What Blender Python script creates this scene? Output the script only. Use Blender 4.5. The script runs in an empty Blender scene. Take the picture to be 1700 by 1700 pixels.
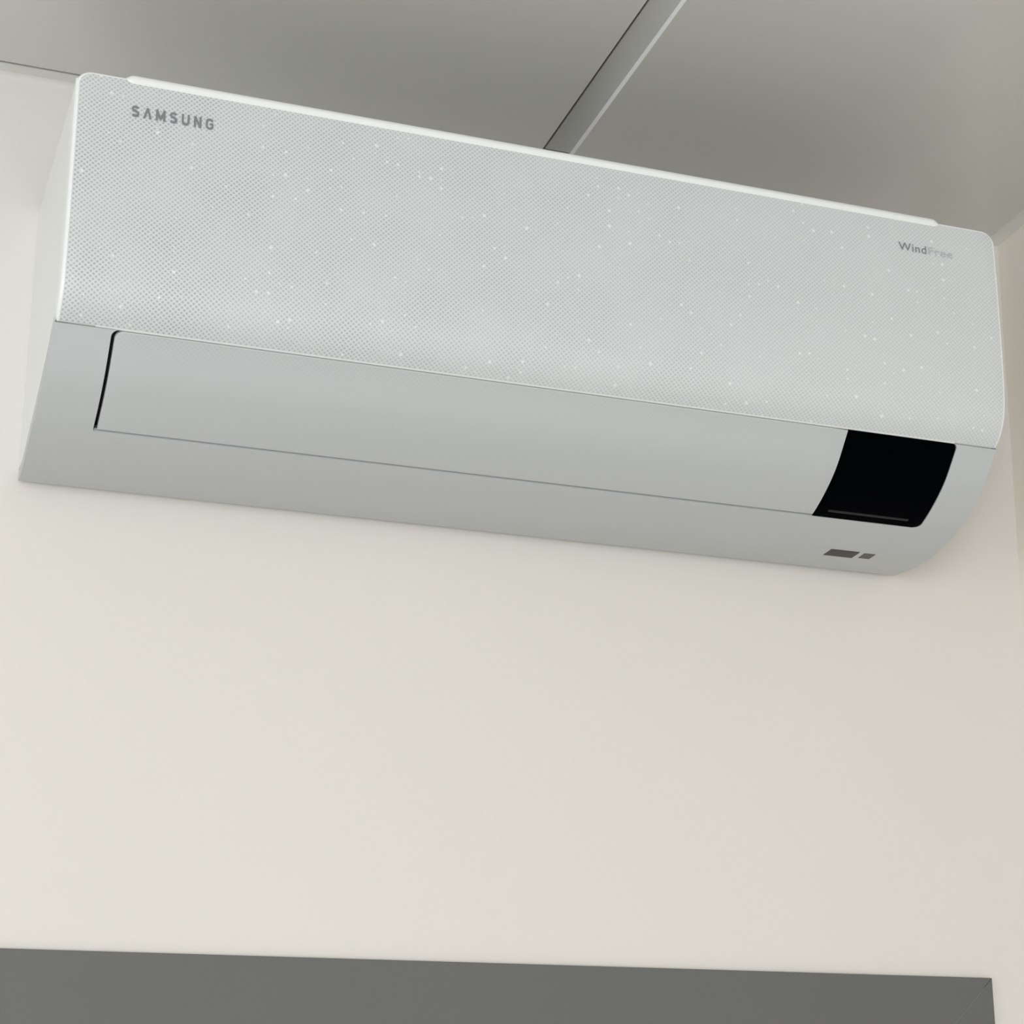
import bpy, bmesh, math
import numpy as np
from mathutils import Vector, Matrix

# ------------------------------------------------------------------ camera, world, lights, exposure
FZ = 2.50                       # height of the air conditioner's lower back edge above the floor
W = 0.85                        # width of the air conditioner
sc = bpy.context.scene
col = sc.collection
sc.view_settings.view_transform = 'Standard'
sc.view_settings.look = 'None'
sc.view_settings.gamma = 1.0
sc.view_settings.use_curve_mapping = False
sc.view_settings.exposure = 0.0

def rot(a):
    cx, sx = math.cos(a[0]), math.sin(a[0]); cy, sy = math.cos(a[1]), math.sin(a[1]); cz, sz = math.cos(a[2]), math.sin(a[2])
    Rx = np.array([[1, 0, 0], [0, cx, -sx], [0, sx, cx]]); Ry = np.array([[cy, 0, sy], [0, 1, 0], [-sy, 0, cy]]); Rz = np.array([[cz, -sz, 0], [sz, cz, 0], [0, 0, 1]])
    return Rz @ Rx @ Ry
FPX = 3584.0
PPX, PPY = 291.77, 53.59        # the photograph is a crop: offset of the optical axis from its middle
CAM = Vector((-0.15984892, -1.82549151, -0.67009656 + FZ))
M = rot((-0.3303470, -0.4077563, -0.0295355))
def to_world(c): d = M.T @ np.array(c, float); return Vector((d[0], d[2], -d[1]))
rx, ry, rz = to_world((1, 0, 0)), to_world((0, -1, 0)), to_world((0, 0, -1))
cam_d = bpy.data.cameras.new('camera'); cam = bpy.data.objects.new('camera', cam_d); col.objects.link(cam)
cam_d.sensor_fit = 'HORIZONTAL'; cam_d.sensor_width = 36.0; cam_d.lens = FPX / 1700 * 36.0
cam_d.shift_x = -PPX / 1700; cam_d.shift_y = PPY / 1700
cam_d.clip_start = 0.02
cam.matrix_world = Matrix(((rx.x, ry.x, rz.x, CAM.x), (rx.y, ry.y, rz.y, CAM.y), (rx.z, ry.z, rz.z, CAM.z), (0, 0, 0, 1)))
sc.camera = cam

RXL, RYF, CZ = -3.2, -4.4, 0.399 + FZ     # left wall, front wall (behind the camera), ceiling

world = bpy.data.worlds.new('sky'); sc.world = world; world.use_nodes = True
bg = world.node_tree.nodes['Background']; bg.inputs[0].default_value = (0.80, 0.90, 1.0, 1); bg.inputs[1].default_value = 1.0

def area(name, loc, direction, sx, sy, power, color):
    d = bpy.data.lights.new(name, 'AREA'); d.shape = 'RECTANGLE'; d.size = sx; d.size_y = sy; d.energy = power; d.color = color
    o = bpy.data.objects.new(name, d); col.objects.link(o); o.location = loc
    o.rotation_euler = Vector(direction).to_track_quat('-Z', 'Z').to_euler()
    return o
# daylight from two unseen windows, added to carry it (left wall, and the wall behind the camera)
area('added_daylight', (RXL + 0.02, -1.9, 1.45), (1, 0, 0), 1.9, 1.3, 19, (0.84, 0.94, 1.0))
area('added_daylight', (-1.3, RYF + 0.02, 1.45), (0, 1, 0), 1.3, 2.2, 84, (0.98, 0.98, 1.0))
FILL_STRENGTH = 0.5                 # unseen flat panels added to the ceiling grid as fill light
FILL_PANELS = ((0, -2.412), (-2, -2.412), (-4, -2.412), (0, -3.612), (-2, -3.612))

# ------------------------------------------------------------------ helpers
def mesh_obj(name, verts, faces, m=None, parent=None, smooth=False, uvs=None):
    me = bpy.data.meshes.new(name); me.from_pydata([tuple(v) for v in verts], [], faces); me.update()
    if smooth:
        for p in me.polygons: p.use_smooth = True
    if uvs is not None:
        l = me.uv_layers.new(name='UVMap')
        for lp in me.loops: l.data[lp.index].uv = uvs[lp.vertex_index]
    o = bpy.data.objects.new(name, me); col.objects.link(o)
    if m: me.materials.append(m)
    if parent: o.parent = parent
    return o
def box_data(x0, x1, y0, y1, z0, z1):
    v = [(x0, y0, z0), (x1, y0, z0), (x1, y1, z0), (x0, y1, z0), (x0, y0, z1), (x1, y0, z1), (x1, y1, z1), (x0, y1, z1)]
    f = [(0, 3, 2, 1), (4, 5, 6, 7), (0, 1, 5, 4), (1, 2, 6, 5), (2, 3, 7, 6), (3, 0, 4, 7)]
    return v, f
def box(name, x0, x1, y0, y1, z0, z1, m, parent=None, bev=0.0, seg=2):
    v, f = box_data(x0, x1, y0, y1, z0, z1)
    o = mesh_obj(name, v, f, m, parent)
    if bev: bevel(o, bev, seg)
    return o
def bevel(o, w, seg=2):
    bm = bmesh.new(); bm.from_mesh(o.data)
    bmesh.ops.bevel(bm, geom=list(bm.edges), offset=w, segments=seg, affect='EDGES', profile=0.5, clamp_overlap=True)
    for f in bm.faces: f.smooth = True
    bm.to_mesh(o.data); bm.free()
    md = o.modifiers.new('wn', 'WEIGHTED_NORMAL'); md.keep_sharp = True
def boxes(name, lst, m, parent=None):
    V, F = [], []
    for b in lst:
        v, f = box_data(*b); n = len(V); V += v; F += [tuple(i + n for i in q) for q in f]
    return mesh_obj(name, V, F, m, parent)
def struct(o): o['kind'] = 'structure'; return o
def empty(name, loc):
    o = bpy.data.objects.new(name, None); col.objects.link(o); o.location = loc; o.empty_display_size = 0.05
    return o
def keep(o, root):              # parent a mesh built in world coordinates under an Empty
    o.parent = root; o.matrix_parent_inverse = Matrix.Translation(root.location).inverted(); return o

# ------------------------------------------------------------------ materials
def nodemat(name):
    m = bpy.data.materials.new(name); m.use_nodes = True
    nt = m.node_tree; b = nt.nodes['Principled BSDF']; return m, nt, b
def N(nt, t, **k):
    n = nt.nodes.new(t)
    for a, v in k.items(): setattr(n, a, v)
    return n
def math_n(nt, op, a, b=None, c=None):
    n = N(nt, 'ShaderNodeMath', operation=op)
    for i, v in enumerate((a, b, c)):
        if v is None: continue
        if isinstance(v, (int, float)): n.inputs[i].default_value = v
        else: nt.links.new(v, n.inputs[i])
    return n.outputs[0]
def plain(name, c, rough, var=0.02, scale=6.0, bump=0.0, bscale=300.0, spec=0.5, metal=0.0):
    """painted or moulded surface: one colour with a faint mottling and a fine relief"""
    m, nt, b = nodemat(name)
    tc = N(nt, 'ShaderNodeTexCoord'); no = N(nt, 'ShaderNodeTexNoise'); no.inputs['Scale'].default_value = scale; no.inputs['Detail'].default_value = 4
    nt.links.new(tc.outputs['Object'], no.inputs['Vector'])
    mx = N(nt, 'ShaderNodeMix', data_type='RGBA')
    mx.inputs[6].default_value = (c[0] * (1 - var), c[1] * (1 - var), c[2] * (1 - var), 1)
    mx.inputs[7].default_value = (min(1, c[0] * (1 + var)), min(1, c[1] * (1 + var)), min(1, c[2] * (1 + var)), 1)
    nt.links.new(no.outputs[0], mx.inputs[0]); nt.links.new(mx.outputs[2], b.inputs['Base Color'])
    b.inputs['Roughness'].default_value = rough; b.inputs['Specular IOR Level'].default_value = spec; b.inputs['Metallic'].default_value = metal
    if bump:
        n2 = N(nt, 'ShaderNodeTexNoise'); n2.inputs['Scale'].default_value = bscale; n2.inputs['Detail'].default_value = 2
        nt.links.new(tc.outputs['Object'], n2.inputs['Vector'])
        bp = N(nt, 'ShaderNodeBump'); bp.inputs['Strength'].default_value = bump; bp.inputs['Distance'].default_value = 0.001
        nt.links.new(n2.outputs[0], bp.inputs['Height']); nt.links.new(bp.outputs[0], b.inputs['Normal'])
    return m
def perforated(name, c, hole, depth, fade=None, specks=True):
    """white plastic punched with a staggered grid of tiny holes; UV is in metres"""
    m, nt, b = nodemat(name)
    uv = N(nt, 'ShaderNodeUVMap'); sx = N(nt, 'ShaderNodeSeparateXYZ'); nt.links.new(uv.outputs[0], sx.inputs[0])
    px, py = 0.0044, 0.0042
    def lattice(off):
        u = math_n(nt, 'ADD', math_n(nt, 'DIVIDE', sx.outputs[0], px), off); v = math_n(nt, 'ADD', math_n(nt, 'DIVIDE', sx.outputs[1], py), off)
        fu = math_n(nt, 'SUBTRACT', math_n(nt, 'FRACT', u), 0.5); fv = math_n(nt, 'SUBTRACT', math_n(nt, 'FRACT', v), 0.5)
        return math_n(nt, 'SQRT', math_n(nt, 'ADD', math_n(nt, 'MULTIPLY', fu, fu), math_n(nt, 'MULTIPLY', fv, fv)))
    d = math_n(nt, 'MINIMUM', lattice(100.0), lattice(100.5))
    mr = N(nt, 'ShaderNodeMapRange', interpolation_type='SMOOTHSTEP'); nt.links.new(d, mr.inputs[0])
    mr.inputs[1].default_value = 0.14; mr.inputs[2].default_value = 0.30; mr.inputs[3].default_value = 1; mr.inputs[4].default_value = 0
    holes = mr.outputs[0]
    # hole contrast is painted uneven: patchy, and weaker towards the right
    n1 = N(nt, 'ShaderNodeTexNoise'); n1.inputs['Scale'].default_value = 16; n1.inputs['Detail'].default_value = 3; nt.links.new(uv.outputs[0], n1.inputs['Vector'])
    mr2 = N(nt, 'ShaderNodeMapRange'); nt.links.new(n1.outputs[0], mr2.inputs[0]); mr2.inputs[1].default_value = 0.38; mr2.inputs[2].default_value = 0.62; mr2.inputs[3].default_value = 0.68; mr2.inputs[4].default_value = 1.0
    holes = math_n(nt, 'MULTIPLY', holes, mr2.outputs[0])
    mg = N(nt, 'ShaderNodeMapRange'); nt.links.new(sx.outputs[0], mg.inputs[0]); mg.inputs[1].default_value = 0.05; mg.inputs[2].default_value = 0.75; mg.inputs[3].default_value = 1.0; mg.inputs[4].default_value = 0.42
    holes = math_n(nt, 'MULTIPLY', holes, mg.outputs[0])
    if fade:
        mf = N(nt, 'ShaderNodeMapRange'); nt.links.new(sx.outputs[1], mf.inputs[0]); mf.inputs[1].default_value = fade[0]; mf.inputs[2].default_value = fade[1]; mf.inputs[3].default_value = 1; mf.inputs[4].default_value = 0
        holes = math_n(nt, 'MULTIPLY', holes, mf.outputs[0])
    mx = N(nt, 'ShaderNodeMix', data_type='RGBA'); mx.inputs[6].default_value = (*c, 1); mx.inputs[7].default_value = (*hole, 1)
    nt.links.new(math_n(nt, 'MULTIPLY', holes, depth), mx.inputs[0]); outc = mx.outputs[2]
    if specks:
        vo = N(nt, 'ShaderNodeTexVoronoi', voronoi_dimensions='2D', feature='F1'); vo.inputs['Scale'].default_value = 105; nt.links.new(uv.outputs[0], vo.inputs['Vector'])
        sc_ = N(nt, 'ShaderNodeSeparateColor'); nt.links.new(vo.outputs['Color'], sc_.inputs[0])
        rad = math_n(nt, 'MULTIPLY', math_n(nt, 'POWER', sc_.outputs[0], 9.0), 0.17)
        ms = N(nt, 'ShaderNodeMapRange', interpolation_type='SMOOTHSTEP'); nt.links.new(math_n(nt, 'SUBTRACT', vo.outputs['Distance'], rad), ms.inputs[0])
        ms.inputs[1].default_value = -0.05; ms.inputs[2].default_value = 0.05; ms.inputs[3].default_value = 1; ms.inputs[4].default_value = 0
        gate = math_n(nt, 'GREATER_THAN', sc_.outputs[0], 0.74)
        mx2 = N(nt, 'ShaderNodeMix', data_type='RGBA'); nt.links.new(outc, mx2.inputs[6]); mx2.inputs[7].default_value = (0.93, 0.95, 0.95, 1)
        nt.links.new(math_n(nt, 'MULTIPLY', math_n(nt, 'MULTIPLY', ms.outputs[0], gate), 0.62), mx2.inputs[0]); outc = mx2.outputs[2]
    nt.links.new(outc, b.inputs['Base Color'])
    bp = N(nt, 'ShaderNodeBump'); bp.invert = True; bp.inputs['Strength'].default_value = 0.25; bp.inputs['Distance'].default_value = 0.0006
    nt.links.new(holes, bp.inputs['Height']); nt.links.new(bp.outputs[0], b.inputs['Normal'])
    b.inputs['Roughness'].default_value = 0.42
    return m

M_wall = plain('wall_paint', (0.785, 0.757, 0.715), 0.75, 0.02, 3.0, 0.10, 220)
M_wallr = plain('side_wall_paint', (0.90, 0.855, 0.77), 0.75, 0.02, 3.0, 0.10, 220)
M_tile = plain('ceiling_panel_white', (0.61, 0.61, 0.58), 0.26, 0.012, 5.0, spec=1.0)
M_tile.node_tree.nodes['Principled BSDF'].inputs['IOR'].default_value = 1.9
M_grid = plain('grid_metal', (0.54, 0.54, 0.52), 0.5, 0.02, 20)
M_plenum = plain('plenum_dark', (0.05, 0.05, 0.05), 0.9)
M_floor = plain('floor_vinyl', (0.36, 0.35, 0.32), 0.45, 0.08, 2.0)
M_frame = plain('grey_frame_paint', (0.141, 0.143, 0.137), 0.42, 0.03, 4.0, spec=0.4)
M_leaf = plain('door_leaf_grey', (0.17, 0.172, 0.168), 0.5, 0.03, 4.0)
M_metal = plain('brushed_metal', (0.6, 0.6, 0.58), 0.3, 0.03, 60, metal=1.0)
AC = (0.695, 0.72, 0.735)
M_body = plain('white_plastic', (0.88, 0.89, 0.87), 0.40, 0.01, 8)
M_rim = plain('white_gloss_plastic', (0.90, 0.92, 0.91), 0.28, 0.01, 8)
M_lower_shaded = plain('lower_plastic_shaded', tuple(0.81 * c for c in AC), 0.45, 0.012, 9, 0.05, 900)  # same plastic as the front, darkened: underside shade put into the colour
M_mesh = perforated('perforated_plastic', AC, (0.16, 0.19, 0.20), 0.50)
M_flap_shaded = perforated('flap_plastic_shaded', tuple(0.81 * c for c in AC), (0.2, 0.22, 0.23), 0.35, fade=(0.195, 0.255), specks=False)  # flap darkened likewise, its shade is in the base colour
M_fill, nt_, b_ = nodemat('fill_light_panel')
b_.inputs['Base Color'].default_value = (0.8, 0.8, 0.8, 1); b_.inputs['Emission Color'].default_value = (1.0, 0.985, 0.95, 1); b_.inputs['Emission Strength'].default_value = FILL_STRENGTH
M_angle = plain('wall_angle_metal', (0.84, 0.84, 0.81), 0.5, 0.02, 20)
M_dark = plain('vent_dark', (0.012, 0.013, 0.015), 0.6)
M_black = plain('black_gloss_panel', (0.0004, 0.0007, 0.0015), 0.14, spec=0.01)
M_streak = plain('display_streak', (0.020, 0.021, 0.021), 0.4, spec=0.2)
M_weld = plain('corner_joint_grey', (0.18, 0.182, 0.176), 0.42, 0.03, 4.0, spec=0.4)
M_edge_lit = plain('panel_edge_lit', (0.93, 0.93, 0.90), 0.6)
M_text = plain('logo_grey', (0.22, 0.245, 0.25), 0.5)
M_text2 = plain('logo_faint_grey', (0.52, 0.55, 0.55), 0.5)
M_mark = plain('marking_grey', (0.085, 0.085, 0.08), 0.6, spec=0.2)
M_mark2 = plain('marking_mid_grey', (0.14, 0.14, 0.13), 0.6, spec=0.2)

# ------------------------------------------------------------------ room shell
T = 0.12
def rwx(z): return 1.0095 - (0.399 + FZ - z) * 0.0172        # the right wall is a little out of plumb
wb = struct(box('wall_back', RXL - T, 1.25, 0.0, T, -0.05, CZ + 0.25, M_wall))
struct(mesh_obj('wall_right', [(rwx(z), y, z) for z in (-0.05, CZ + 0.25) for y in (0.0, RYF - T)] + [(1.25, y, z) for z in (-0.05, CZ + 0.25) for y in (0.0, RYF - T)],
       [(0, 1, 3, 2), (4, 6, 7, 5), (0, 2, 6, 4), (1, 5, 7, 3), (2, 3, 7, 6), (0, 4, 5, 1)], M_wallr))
def wall_with_opening(name, axis, pos, a0, a1, oa0, oa1, oz0, oz1):
    L = [(a0, oa0, -0.05, CZ + 0.25), (oa1, a1, -0.05, CZ + 0.25), (oa0, oa1, -0.05, oz0), (oa0, oa1, oz1, CZ + 0.25)]
    bs = [(pos - T, pos, p[0], p[1], p[2], p[3]) if axis == 'x' else (p[0], p[1], pos - T, pos, p[2], p[3]) for p in L]
    struct(boxes(name, bs, M_wall))
wall_with_opening('wall_left', 'x', RXL, RYF, 0.0, -2.6, -1.2, 0.5, 2.4)
wall_with_opening('wall_front', 'y', RYF, RXL - T, 1.25, -2.4, -0.2, 0.8, 2.1)
struct(box('floor', RXL - T, 1.25, RYF - T, T, -0.10, 0.0, M_floor))
def added_window(name, axis, pos, a0, a1, z0, z1):  # unseen, added to hold the daylight
    e = struct(empty(name, (pos, (a0 + a1) / 2, z0) if axis == 'x' else ((a0 + a1) / 2, pos, z0)))
    w = 0.045; mid = (a0 + a1) / 2
    for n, p in (('frame', (a0, a1, z0, z0 + w)), ('frame', (a0, a1, z1 - w, z1)), ('frame', (a0, a0 + w, z0 + w, z1 - w)), ('frame', (a1 - w, a1, z0 + w, z1 - w)), ('mullion', (mid - w / 2, mid + w / 2, z0 + w, z1 - w))):
        b = (pos - 0.03, pos + 0.01, p[0], p[1], p[2], p[3]) if axis == 'x' else (p[0], p[1], pos - 0.03, pos + 0.01, p[2], p[3])
        keep(box(n, *b, M_body, None, 0.004), e)
added_window('added_window_1', 'x', RXL, -2.6, -1.2, 0.5, 2.4)
added_window('added_window_2', 'y', RYF, -2.4, -0.2, 0.8, 2.1)

# suspended ceiling: bars of the grid level with the wall angle, panels hanging a little below it
BZ = CZ; TZ = CZ - 0.0073
ce = struct(empty('ceiling', (RXL / 2, RYF / 2, CZ)))
keep(box('plenum_deck', RXL, 1.25, RYF, 0.0, CZ + 0.16, CZ + 0.2, M_plenum), ce)
bar_x = [0.4818 + 0.6 * i for i in range(-6, 1)]
bar_y = [-0.612 - 0.6 * j for j in range(0, 7) if -0.612 - 0.6 * j > RYF + 0.1]
hb = 0.0150
for x in bar_x:
    keep(box('tee_bar', x - hb + 0.0060, x + hb + 0.0024, RYF + 0.026, -0.0335, BZ, BZ + 0.002, M_grid), ce)
    keep(box('tee_web', x - 0.002, x + 0.002, RYF + 0.026, -0.0335, BZ + 0.002, BZ + 0.038, M_grid), ce)
xe = [RXL] + bar_x + [1.0]
for j, y in enumerate(bar_y):
    for a, b in zip(xe[:-1], xe[1:]):
        keep(box('cross_tee', a + hb + 0.0025, b - hb + 0.0058, y - hb, y + hb, BZ, BZ + 0.002, M_grid), ce)
for n, b in (('wall_angle', (RXL, rwx(BZ), -0.0138, 0.0, BZ, BZ + 0.0015)), ('wall_angle', (rwx(BZ) - 0.0262, rwx(BZ), RYF, -0.0138, BZ, BZ + 0.0015)),
             ('wall_angle', (RXL, RXL + 0.0255, RYF, -0.0255, BZ, BZ + 0.0015)), ('wall_angle', (RXL + .0255, rwx(BZ) - .0262, RYF, RYF + 0.0255, BZ, BZ + 0.0015))):
    keep(box(n, *b, M_angle), ce)
tile_cache = {}
def tile(x0, x1, y0, y1):
    w, d = round(x1 - x0, 4), round(y1 - y0, 4)
    if (w, d) not in tile_cache:
        v, f = box_data(0, w, 0, d, 0, 0.014)
        o = mesh_obj('ceiling_panel', v, f, M_tile); bevel(o, 0.0005, 1); tile_cache[(w, d)] = o
    else:
        o = tile_cache[(w, d)].copy(); col.objects.link(o)
    if not o.data.materials.get(M_edge_lit.name):      # panel edges brightened: the light they catch is put into the colour
        o.data.materials.append(M_edge_lit)
        for p in o.data.polygons:
            if abs(p.normal.z) < 0.3: p.material_index = 1
    o.location = (x0, y0, TZ); keep(o, ce)
ys = [(-0.0285, bar_y[0] + hb)] + [(a - hb, b + hb) for a, b in zip(bar_y[:-1], bar_y[1:])] + [(bar_y[-1] - hb, RYF + 0.028)]
xs = [(RXL + 0.028, bar_x[0] - hb)] + [(a + hb + 0.0022, b - hb) for a, b in zip(bar_x[:-1], bar_x[1:])] + [(bar_x[-1] + hb + 0.0022, rwx(BZ) - 0.0262)]
for a, b in xs:
    for d, c in ys:
        hit = [k for k, (ix, yy) in enumerate(FILL_PANELS) if a < 0.18 + 0.6 * ix < b and c - 0.05 < yy + 0.3 < d + 0.05]
        if hit: keep(box('fill_light_panel', a, b, c, d, TZ, TZ + 0.006, M_fill), ce)
        else: tile(a, b, c, d)

# door with a mitred grey frame (only its head and the top of its right jamb are in the picture)
FT = -0.3990 + FZ; FR = 0.9315; FL = FR - 1.02; fw = 0.075; fd = 0.006
de = struct(empty('door_1', ((FL + FR) / 2, 0, 0)))
def prism(name, poly, y0, y1, m, root, bev=0.0):
    n = len(poly); V = [(x, y0, z) for x, z in poly] + [(x, y1, z) for x, z in poly]
    F = [tuple(range(n)), tuple(range(2 * n - 1, n - 1, -1))] + [((i + 1) % n, i, i + n, (i + 1) % n + n) for i in range(n)]
    o = mesh_obj(name, V, F, m)
    bm = bmesh.new(); bm.from_mesh(o.data); bmesh.ops.recalc_face_normals(bm, faces=bm.faces); bm.to_mesh(o.data); bm.free()
    if bev: bevel(o, bev, 2)
    keep(o, root); return o
g = 0.0
prism('frame_head', [(FL + g, FT), (FR - g, FT), (FR - fw - g, FT - fw), (FL + fw + g, FT - fw)], -fd, -0.0002, M_frame, de, 0.0006)
prism('frame_jamb', [(FR, FT - g), (FR, 0.0), (FR - fw, 0.0), (FR - fw, FT - fw - g)], -fd, -0.0002, M_frame, de, 0.0006)
prism('frame_jamb', [(FL, FT - g), (FL, 0.0), (FL + fw, 0.0), (FL + fw, FT - fw - g)], -fd, -0.0002, M_frame, de, 0.0006)
h_ = 0.0007
for sx_, cx_ in ((1, FR), (-1, FL)):        # the mitred corners show as a thin joint
    prism('corner_joint', [(cx_ - sx_ * 0.010, FT - 0.010 - h_), (cx_ - sx_ * 0.010, FT - 0.010 + h_), (cx_ - sx_ * fw, FT - fw + h_), (cx_ - sx_ * fw, FT - fw - h_)], -fd - 0.0003, -fd + 0.001, M_weld, de)
keep(box('door_leaf', FL + fw + 0.003, FR - fw - 0.003, -0.0045, -0.0003, 0.006, FT - fw - 0.003, M_leaf, None, 0.0015), de)
keep(box('door_handle', FL + fw + 0.05, FL + fw + 0.17, -0.055, -0.040, 1.02, 1.04, M_metal, None, 0.004), de)

# ------------------------------------------------------------------ air conditioner
ac = empty('air_conditioner', (W / 2, 0.0, FZ))
ac['label'] = 'white wall-mounted split air conditioner with a perforated front panel, closed flap and black display'
ac['category'] = 'air conditioner'

# side profile: (y, z) from the top of the front down to the lower back edge
ctrl = np.array([(-0.2436, 0.2750), (-0.2448, 0.235), (-0.2447, 0.1786), (-0.2441, 0.142), (-0.2424, 0.105), (-0.2385, 0.082), (-0.2300, 0.0672),
                 (-0.2180, 0.0565), (-0.1869, 0.0270), (-0.1416, 0.0040), (-0.1000, -0.0045), (-0.0600, -0.0062), (-0.0080, -0.0004)])
def catmull(P, n=12):
    out = []
    Q = np.vstack([2 * P[0] - P[1], P, 2 * P[-1] - P[-2]])
    for i in range(1, len(Q) - 2):
        p0, p1, p2, p3 = Q[i - 1:i + 3]
        t0 = 0; t1 = t0 + np.linalg.norm(p1 - p0) ** .5; t2 = t1 + np.linalg.norm(p2 - p1) ** .5; t3 = t2 + np.linalg.norm(p3 - p2) ** .5
        for k in range(n):
            t = t1 + (t2 - t1) * k / n
            A1 = (t1 - t) / (t1 - t0) * p0 + (t - t0) / (t1 - t0) * p1; A2 = (t2 - t) / (t2 - t1) * p1 + (t - t1) / (t2 - t1) * p2; A3 = (t3 - t) / (t3 - t2) * p2 + (t - t2) / (t3 - t2) * p3
            B1 = (t2 - t) / (t2 - t0) * A1 + (t - t0) / (t2 - t0) * A2; B2 = (t3 - t) / (t3 - t1) * A2 + (t - t1) / (t3 - t1) * A3
            out.append((t2 - t) / (t2 - t1) * B1 + (t - t1) / (t2 - t1) * B2)
    out.append(P[-1]); return np.array(out)
PC = catmull(ctrl)
SL = np.concatenate([[0], np.cumsum(np.linalg.norm(np.diff(PC, axis=0), axis=1))])
def P(s):                       # point of the profile at arc length s (extends straight beyond the ends)
    return np.array([np.interp(s, SL, PC[:, 0]), np.interp(s, SL, PC[:, 1])])
def Nrm(s):                     # outward normal in (y, z)
    a, b = P(max(0, s - 0.002)), P(min(SL[-1], s + 0.002)); t = (b - a) / np.linalg.norm(b - a)
    return np.array([t[1], -t[0]])
def s_at_z(z):                  # on the front, z falls with s
    k = np.arange(len(SL)); zz = PC[:, 1]; i = int(np.argmax(zz <= z)); t = (zz[i - 1] - z) / (zz[i - 1] - zz[i]); return SL[i - 1] + t * (SL[i] - SL[i - 1])
def pt(x, s, h=0.0):
    p, n = P(s), Nrm(s); return Vector((x, p[0] + n[0] * h, FZ + p[1] + n[1] * h))
S_TOP = s_at_z(0.2700); S_CR = s_at_z(0.0572); S_OB = s_at_z(0.0022); S_END = SL[-1]
OX0, OX1, DX = 0.0440, 0.8090, 0.6965

def shell(name, xl, xr, rows, ncol, h, rim, thick, m, mrim=None, nr=4, parent=ac, ends=(1, 1, 1, 1)):
    """curved skin over the profile between xl(s) and xr(s), its border rounded over and turned back by thick"""
    R, C = len(rows), ncol + 1
    V, UV = [], []
    for s in rows:
        a, b = xl(s), xr(s)
        for j in range(C):
            x = a + (b - a) * j / ncol; V.append(pt(x, s, h)); UV.append((x, s))
    F = [(i * C + j, (i + 1) * C + j, (i + 1) * C + j + 1, i * C + j + 1) for i in range(R - 1) for j in range(C - 1)]
    mi = [0] * len(F)
    loop = [(0, j) for j in range(C)] + [(i, C - 1) for i in range(1, R)] + [(R - 1, j) for j in range(C - 2, -1, -1)] + [(i, 0) for i in range(R - 2, 0, -1)]
    idx = [i * C + j for i, j in loop]; n = len(idx)
    nor = [Vector((0, *Nrm(rows[i]))) for i, j in loop]
    outd = []
    for k in range(n):
        a = V[idx[(k - 1) % n]]; b = V[idx[(k + 1) % n]]; t = (b - a)
        e0 = (V[idx[k]] - a).normalized(); e1 = (b - V[idx[k]]).normalized(); t = (e0 + e1).normalized()
        o = t.cross(nor[k]).normalized()
        c = (V[0] + V[-1]) / 2
        outd.append(o)
    # make sure 'out' points outward
    cx = sum((V[i] for i in idx), Vector()) / n
    if sum((V[idx[k]] - cx).dot(outd[k]) for k in range(n)) < 0: outd = [-o for o in outd]
    prev = idx
    for q in range(1, nr + 2):
        ring = []
        for k in range(n):
            a = math.pi / 2 * min(q, nr) / nr
            p = V[idx[k]] + outd[k] * (rim * math.sin(a)) - nor[k] * (rim * (1 - math.cos(a)) + (thick if q == nr + 1 else 0))
            ring.append(len(V)); V.append(p); UV.append(UV[idx[k]])
        for k in range(n):
            F.append((prev[k], prev[(k + 1) % n], ring[(k + 1) % n], ring[k]))
            low = loop[k][0] == R - 1 and loop[(k + 1) % n][0] == R - 1
            mi.append(2 if name == 'front_panel' and low and not (OX0 < V[idx[k]].x < OX1) else 1)
        prev = ring
    o = mesh_obj(name, V, F, m, None, True, UV)
    if mrim: o.data.materials.append(mrim); o.data.materials.append(M_lower_shaded); o.data.polygons.foreach_set('material_index', mi)
    bm = bmesh.new(); bm.from_mesh(o.data); bmesh.ops.recalc_face_normals(bm, faces=bm.faces)
    for f in bm.faces: pass
    bm.to_mesh(o.data); bm.free()
    # recalc may choose inward for an open skin: test the first face
    p0 = o.data.polygons[0]
    if p0.normal.dot(Vector((0, *Nrm(rows[0])))) < 0: o.data.flip_normals()
    keep(o, parent) if parent else None
    return o
def lin(a, b, n): return [a + (b - a) * i / n for i in range(n + 1)]

# front panel
rim = 0.0028; R0 = 0.0135
s0 = S_TOP + rim
def inset(d, r):                # inset of a rounded corner of radius r at distance d from the edge
    return 0.0 if d >= r else r - math.sqrt(max(0.0, r * r - (r - d) ** 2))
fx = lambda s: rim + inset(s - s0, R0 - rim)
rows = [s0 + (R0 - rim) * (1 - math.cos(math.pi / 2 * k / 10)) for k in range(10)] + lin(s0 + R0 - rim, S_CR - 0.0018, 60)
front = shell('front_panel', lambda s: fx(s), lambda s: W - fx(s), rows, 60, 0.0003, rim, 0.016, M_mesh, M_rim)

# lower front with the opening for flap and display
rc = 0.0060
def ox0(s):
    return OX0 + inset(s - S_CR, rc) if s < S_CR + rc else (OX0 + inset(S_OB - s, 0.0012) if s < S_OB else OX0 + inset(0, 0.0012))
def ox1(s):
    return OX1 - inset(s - S_CR, 0.005) if s < S_CR + 0.005 else (OX1 - inset(S_OB - s, 0.0075) if s < S_OB else OX1 - 0.0075)
ra = [S_CR + rc * (1 - math.cos(math.pi / 2 * k / 6)) for k in range(6)]
rb = lin(S_CR + rc, S_OB - 0.0075, 18)
rcw = [S_OB - 0.0075 * math.cos(math.pi / 2 * k / 8) for k in range(1, 9)]
rd = lin(S_OB, S_END, 24)[1:]
rowsL = ra + rb + rcw + rd
nopen = len(ra) + len(rb) + len(rcw) - 1
C1, C2, C3 = 6, 50, 6
V, UV, F = [], [], []
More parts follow.
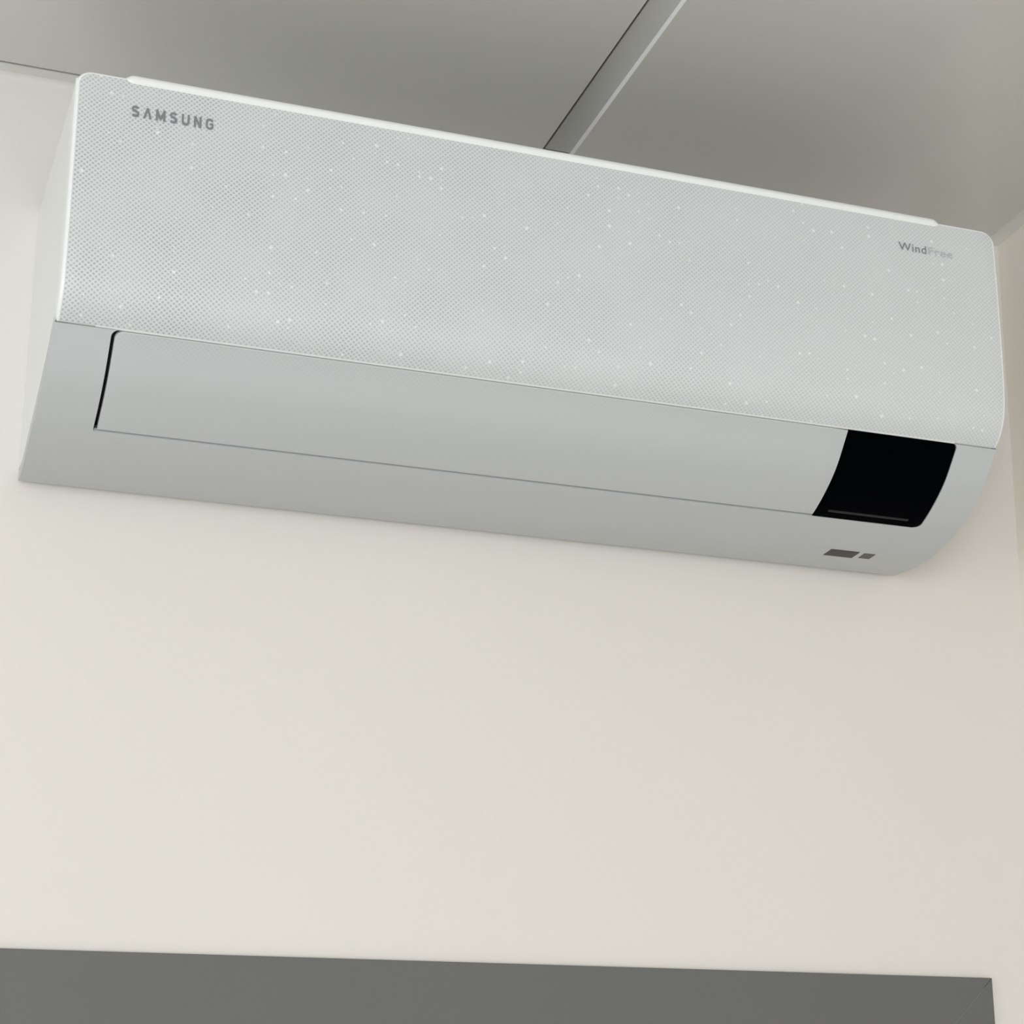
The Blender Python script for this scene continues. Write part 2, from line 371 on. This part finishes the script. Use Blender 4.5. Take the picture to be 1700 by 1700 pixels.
for s in rowsL:
    a, b = ox0(s), ox1(s)
    for x in lin(-0.0030 * math.sin(math.pi * min(1.0, (s - S_CR) / 0.21)), a, C1) + lin(a, b, C2)[1:] + lin(b, W, C3)[1:]: V.append(pt(x, s)); UV.append((x, s))
C = C1 + C2 + C3 + 1
for i in range(len(rowsL) - 1):
    for j in range(C - 1):
        if i < nopen and C1 <= j < C1 + C2: continue
        F.append((i * C + j, (i + 1) * C + j, (i + 1) * C + j + 1, i * C + j + 1))
def wall_strip(path, depth):    # turns a border inward
    base = len(V)
    for (vi, s) in path:
        n = Nrm(s); V.append(V[vi] - Vector((0, n[0], n[1])) * depth); UV.append(UV[vi])
    for k in range(len(path) - 1): F.append((path[k][0], path[k + 1][0], base + k + 1, base + k))
op = [(i * C + C1, rowsL[i]) for i in range(nopen + 1)] + [(nopen * C + C1 + j, rowsL[nopen]) for j in range(1, C2)] + [(i * C + C1 + C2, rowsL[i]) for i in range(nopen, -1, -1)]
wall_strip(op, 0.004)
R = len(rowsL)
outer = [(i * C, rowsL[i]) for i in range(R)] + [((R - 1) * C + j, rowsL[-1]) for j in range(1, C)] + [(i * C + C - 1, rowsL[i]) for i in range(R - 2, -1, -1)]
wall_strip(outer, 0.0112)
lower = mesh_obj('lower_cover', V, F, M_lower_shaded, None, True, UV)
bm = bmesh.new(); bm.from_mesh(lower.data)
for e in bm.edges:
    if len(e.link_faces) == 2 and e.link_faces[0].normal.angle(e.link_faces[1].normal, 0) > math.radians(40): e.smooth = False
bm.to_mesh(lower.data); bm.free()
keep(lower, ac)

# the dark cavity behind the flap
rws = lin(S_CR - 0.004, S_OB + 0.004, 24)
V = []; F = []
for s in rws: V += [pt(OX0 - 0.004, s, -0.0095), pt(OX1 + 0.004, s, -0.0095)]
for i in range(len(rws) - 1): F.append((2 * i, 2 * i + 2, 2 * i + 3, 2 * i + 1))
keep(mesh_obj('air_outlet', V, F, M_dark, None, True), ac)

# flap
gap, fr = 0.0030, 0.0007
fs0, fs1 = S_CR + 0.0010, S_OB - 0.0024
def flx(s):
    return OX0 + gap + fr + inset(s - fs0 - fr, 0.0065)
rowsF = [fs0 + fr + 0.0065 * (1 - math.cos(math.pi / 2 * k / 8)) for k in range(8)] + lin(fs0 + fr + 0.0065, fs1 - fr, 26)
flap = shell('flap', flx, lambda s: DX - 0.0003 - fr, rowsF, 50, -0.0002, fr, 0.004, M_flap_shaded, M_lower_shaded)

# display
ds0, ds1 = S_CR + 0.0006, S_OB - 0.0004
def dxr(s):
    d1 = inset(s - ds0 - 0.0004, 0.0055); d2 = inset(ds1 - 0.0004 - s, 0.0072)
    return OX1 - 0.0010 - max(d1, d2)
rowsD = [ds0 + 0.0004 + 0.0055 * (1 - math.cos(math.pi / 2 * k / 8)) for k in range(8)] + lin(ds0 + 0.0059, ds1 - 0.0076, 20)[0:-1] + [ds1 - 0.0004 - 0.0072 * math.cos(math.pi / 2 * k / 8) for k in range(0, 9)]
disp = shell('display_panel', lambda s: DX + 0.0004, dxr, rowsD, 16, -0.0002, 0.0004, 0.004, M_black)
# grey strip near its lower edge: a reflection streak built as a part
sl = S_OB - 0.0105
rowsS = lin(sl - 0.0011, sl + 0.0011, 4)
streak = shell('reflection_streak', lambda s: DX + 0.0125, lambda s: OX1 - 0.0165, rowsS, 8, 0.0002, 0.0003, 0.0008, M_streak, None, 3, None)
streak.parent = disp

# body behind the skins (sides, back, underside edge)
pr = []
for s in lin(S_TOP + 0.002, S_END, 40):
    p, n = P(s), Nrm(s); pr.append((p[0] - n[0] * 0.0105, p[1] - n[1] * 0.0105))
pr = [(y, z) for y, z in pr if y < -0.004]
poly = [(-0.0003, 0.262), (-0.0003, 0.0085)] + pr[::-1]
poly += [(-0.226, 0.262)]
n = len(poly); V = [(0.0012, y, FZ + z) for y, z in poly] + [(W - 0.0012, y, FZ + z) for y, z in poly]
F = [tuple(range(n)), tuple(range(2 * n - 1, n - 1, -1))] + [((i + 1) % n, i, i + n, (i + 1) % n + n) for i in range(n)]
body = mesh_obj('body', V, F, M_body)
bm = bmesh.new(); bm.from_mesh(body.data); bmesh.ops.recalc_face_normals(bm, faces=bm.faces); bm.to_mesh(body.data); bm.free()
keep(body, ac)

# raised top cover with sloping ends and a rounded front lip
def top_h(x):
    a, b, r = 0.030, 0.800, 0.016
    f = lambda t: max(0.0, min(1.0, t)) ** 2 * (3 - 2 * max(0.0, min(1.0, t)))
    return f((x - a) / r) * f((b - x) / r)
sec = []
for k in range(9):
    a = math.pi / 2 * k / 8; sec.append((-0.2390 - 0.0064 * math.cos(a), 0.2685 + 0.0060 * math.sin(a)))
sec = [(-0.2440, 0.2640)] + sec + [(-0.2000, 0.2745), (-0.1000, 0.2735), (-0.0020, 0.2700), (-0.0020, 0.2620), (-0.2300, 0.2600)]
V, F = [], []
cols = lin(0.0285, 0.0480, 14) + lin(0.0480, 0.7820, 30)[1:] + lin(0.7820, 0.8015, 14)[1:]
ns = len(sec)
for x in cols:
    t = top_h(x)
    for y, z in sec: V.append((x, y + (1 - t) * 0.004, FZ + 0.2600 + (z - 0.2600) * (0.45 + 0.55 * t)))
for i in range(len(cols) - 1):
    for j in range(ns): F.append((i * ns + j, i * ns + (j + 1) % ns, (i + 1) * ns + (j + 1) % ns, (i + 1) * ns + j))
F += [tuple(range(ns)), tuple((len(cols) - 1) * ns + j for j in range(ns - 1, -1, -1))]
top = mesh_obj('top_cover', V, F, M_rim, None, True)
bm = bmesh.new(); bm.from_mesh(top.data); bmesh.ops.recalc_face_normals(bm, faces=bm.faces); bm.to_mesh(top.data); bm.free()
keep(top, ac)
# air inlet slats on top of the cover (out of the camera's sight, seen only from above)
V, F = [], []
for k in range(9):
    y = -0.20 + k * 0.02; v, f = box_data(0.07, 0.76, y, y + 0.008, FZ + 0.2725, FZ + 0.2760); m0 = len(V); V += v; F += [tuple(i + m0 for i in q) for q in f]
ig = mesh_obj('inlet_grille', V, F, M_body); ig['kind'] = 'stuff'; keep(ig, ac)

# lettering
def text_mesh(name, body_txt, x0, x1, zb, cap, m, offset=0.0, spacing=1.0, parent=None, shear=0.0):
    cu = bpy.data.curves.new(name, 'FONT'); cu.body = body_txt; cu.size = 1.0; cu.space_character = spacing; cu.offset = offset; cu.resolution_u = 4; cu.shear = shear
    tmp = bpy.data.objects.new(name, cu); col.objects.link(tmp)
    bpy.context.view_layer.update()
    me = bpy.data.meshes.new_from_object(tmp.evaluated_get(bpy.context.evaluated_depsgraph_get()))
    bpy.data.objects.remove(tmp)
    xsn = [v.co.x for v in me.vertices]; ysn = [v.co.y for v in me.vertices]
    a, b, c, d = min(xsn), max(xsn), min(ysn), max(ysn)
    for v in me.vertices:
        x = x0 + (v.co.x - a) / (b - a) * (x1 - x0); z = zb + (v.co.y - c) / (d - c) * cap
        v.co = pt(x, s_at_z(z), 0.0006 + 0.00035)
    me.materials.append(m)
    o = bpy.data.objects.new(name, me); col.objects.link(o)
    o.parent = parent
    return o
def arc(cx, cy, rx_, ry_, a0, a1, n=10): return [(cx + rx_ * math.cos(math.radians(a0 + (a1 - a0) * k / n)), cy + ry_ * math.sin(math.radians(a0 + (a1 - a0) * k / n))) for k in range(n + 1)]
w_ = 0.10                                   # half a stroke, in cap heights
GL = {'S': [arc(.36, .72, .26, .18, 20, 270, 12) + arc(.36, .30, .27, .20, 90, -160, 12)[1:]],
      'A': [[(.06, 0), (.37, .93)], [(.37, .93), (.68, 0)]],
      'M': [[(.10, 0), (.10, 1)], [(.10, .93), (.45, .16)], [(.45, .16), (.80, .93)], [(.80, 1), (.80, 0)]],
      'U': [[(.10, 1), (.10, .36)] + arc(.38, .36, .28, .26, 180, 360, 10)[1:] + [(.66, 1)]],
      'N': [[(.10, 0), (.10, 1)], [(.10, .95), (.62, .05)], [(.62, 1), (.62, 0)]],
      'G': [arc(.38, .70, .28, .20, 20, 180, 8) + arc(.38, .30, .28, .20, 180, 360, 8) + [(.66, .50), (.42, .50)]]}
def stroke_text(name, word, x0, x1, zb, cap, m, parent):
    V, F, pen = [], [], 0.0
    adv = {'M': .90, 'A': .74, 'S': .72, 'U': .76, 'N': .72, 'G': .76}; total = sum(adv[c] for c in word) + .42 * (len(word) - 1)
    for c in word:
        for ln in GL[c]:
            n = len(ln); b0 = len(V)
            for k, (x, y) in enumerate(ln):
                a, b = ln[max(0, k - 1)], ln[min(n - 1, k + 1)]; dx, dy = b[0] - a[0], b[1] - a[1]; L = math.hypot(dx, dy)
                for sg in (1, -1):
                    px, py = pen + x - sg * dy / L * w_, min(1.0, max(0.0, y + sg * dx / L * w_))
                    V.append(pt(x0 + px / total * (x1 - x0), s_at_z(zb + py * cap), 0.0006 + 0.0003))
            F += [(b0 + 2 * k, b0 + 2 * k + 1, b0 + 2 * k + 3, b0 + 2 * k + 2) for k in range(n - 1)]
        pen += adv[c] + .42
    o = mesh_obj(name, V, F, m); o.parent = parent
    bm = bmesh.new(); bm.from_mesh(o.data)
    for f in bm.faces:
        if f.normal.y > 0: f.normal_flip()
    bm.to_mesh(o.data); bm.free(); return o
lg = stroke_text('logo', 'SAMSUNG', 0.0449, 0.1108, 0.2341, 0.0104, M_text, front)
lg['label'] = 'grey maker lettering at the upper left'
w1 = text_mesh('logo', 'Wind', 0.7450, 0.7740, 0.2335, 0.0082, M_text, 0.0, 1.08, front)
w1['label'] = 'small grey lettering at the upper right'
w2 = text_mesh('logo', 'Free', 0.7765, 0.8020, 0.2335, 0.0080, M_text2, 0.0, 1.05, front)
w2['label'] = 'faint thin lettering at the upper right'

# two dark printed marks on the underside of the lower cover
def s_at_y(y):
    i0 = int(np.argmax(SL > S_OB)); yy = PC[:, 0]; i = i0 + int(np.argmax(yy[i0:] >= y)); t = (y - yy[i - 1]) / (yy[i] - yy[i - 1]); return SL[i - 1] + t * (SL[i] - SL[i - 1])
for x0, x1, ya, yb, mm in ((0.7450, 0.7752, -0.0790, -0.0600, M_mark), (0.7815, 0.7930, -0.0775, -0.0625, M_mark2)):
    a, b = s_at_y(ya), s_at_y(yb)
    o = shell('printed_mark', lambda s: x0, lambda s: x1, lin(a + 0.0005, b - 0.0005, 6), 4, 0.0003, 0.0005, 0.0003, mm, None, 2, None)
    o.parent = lower
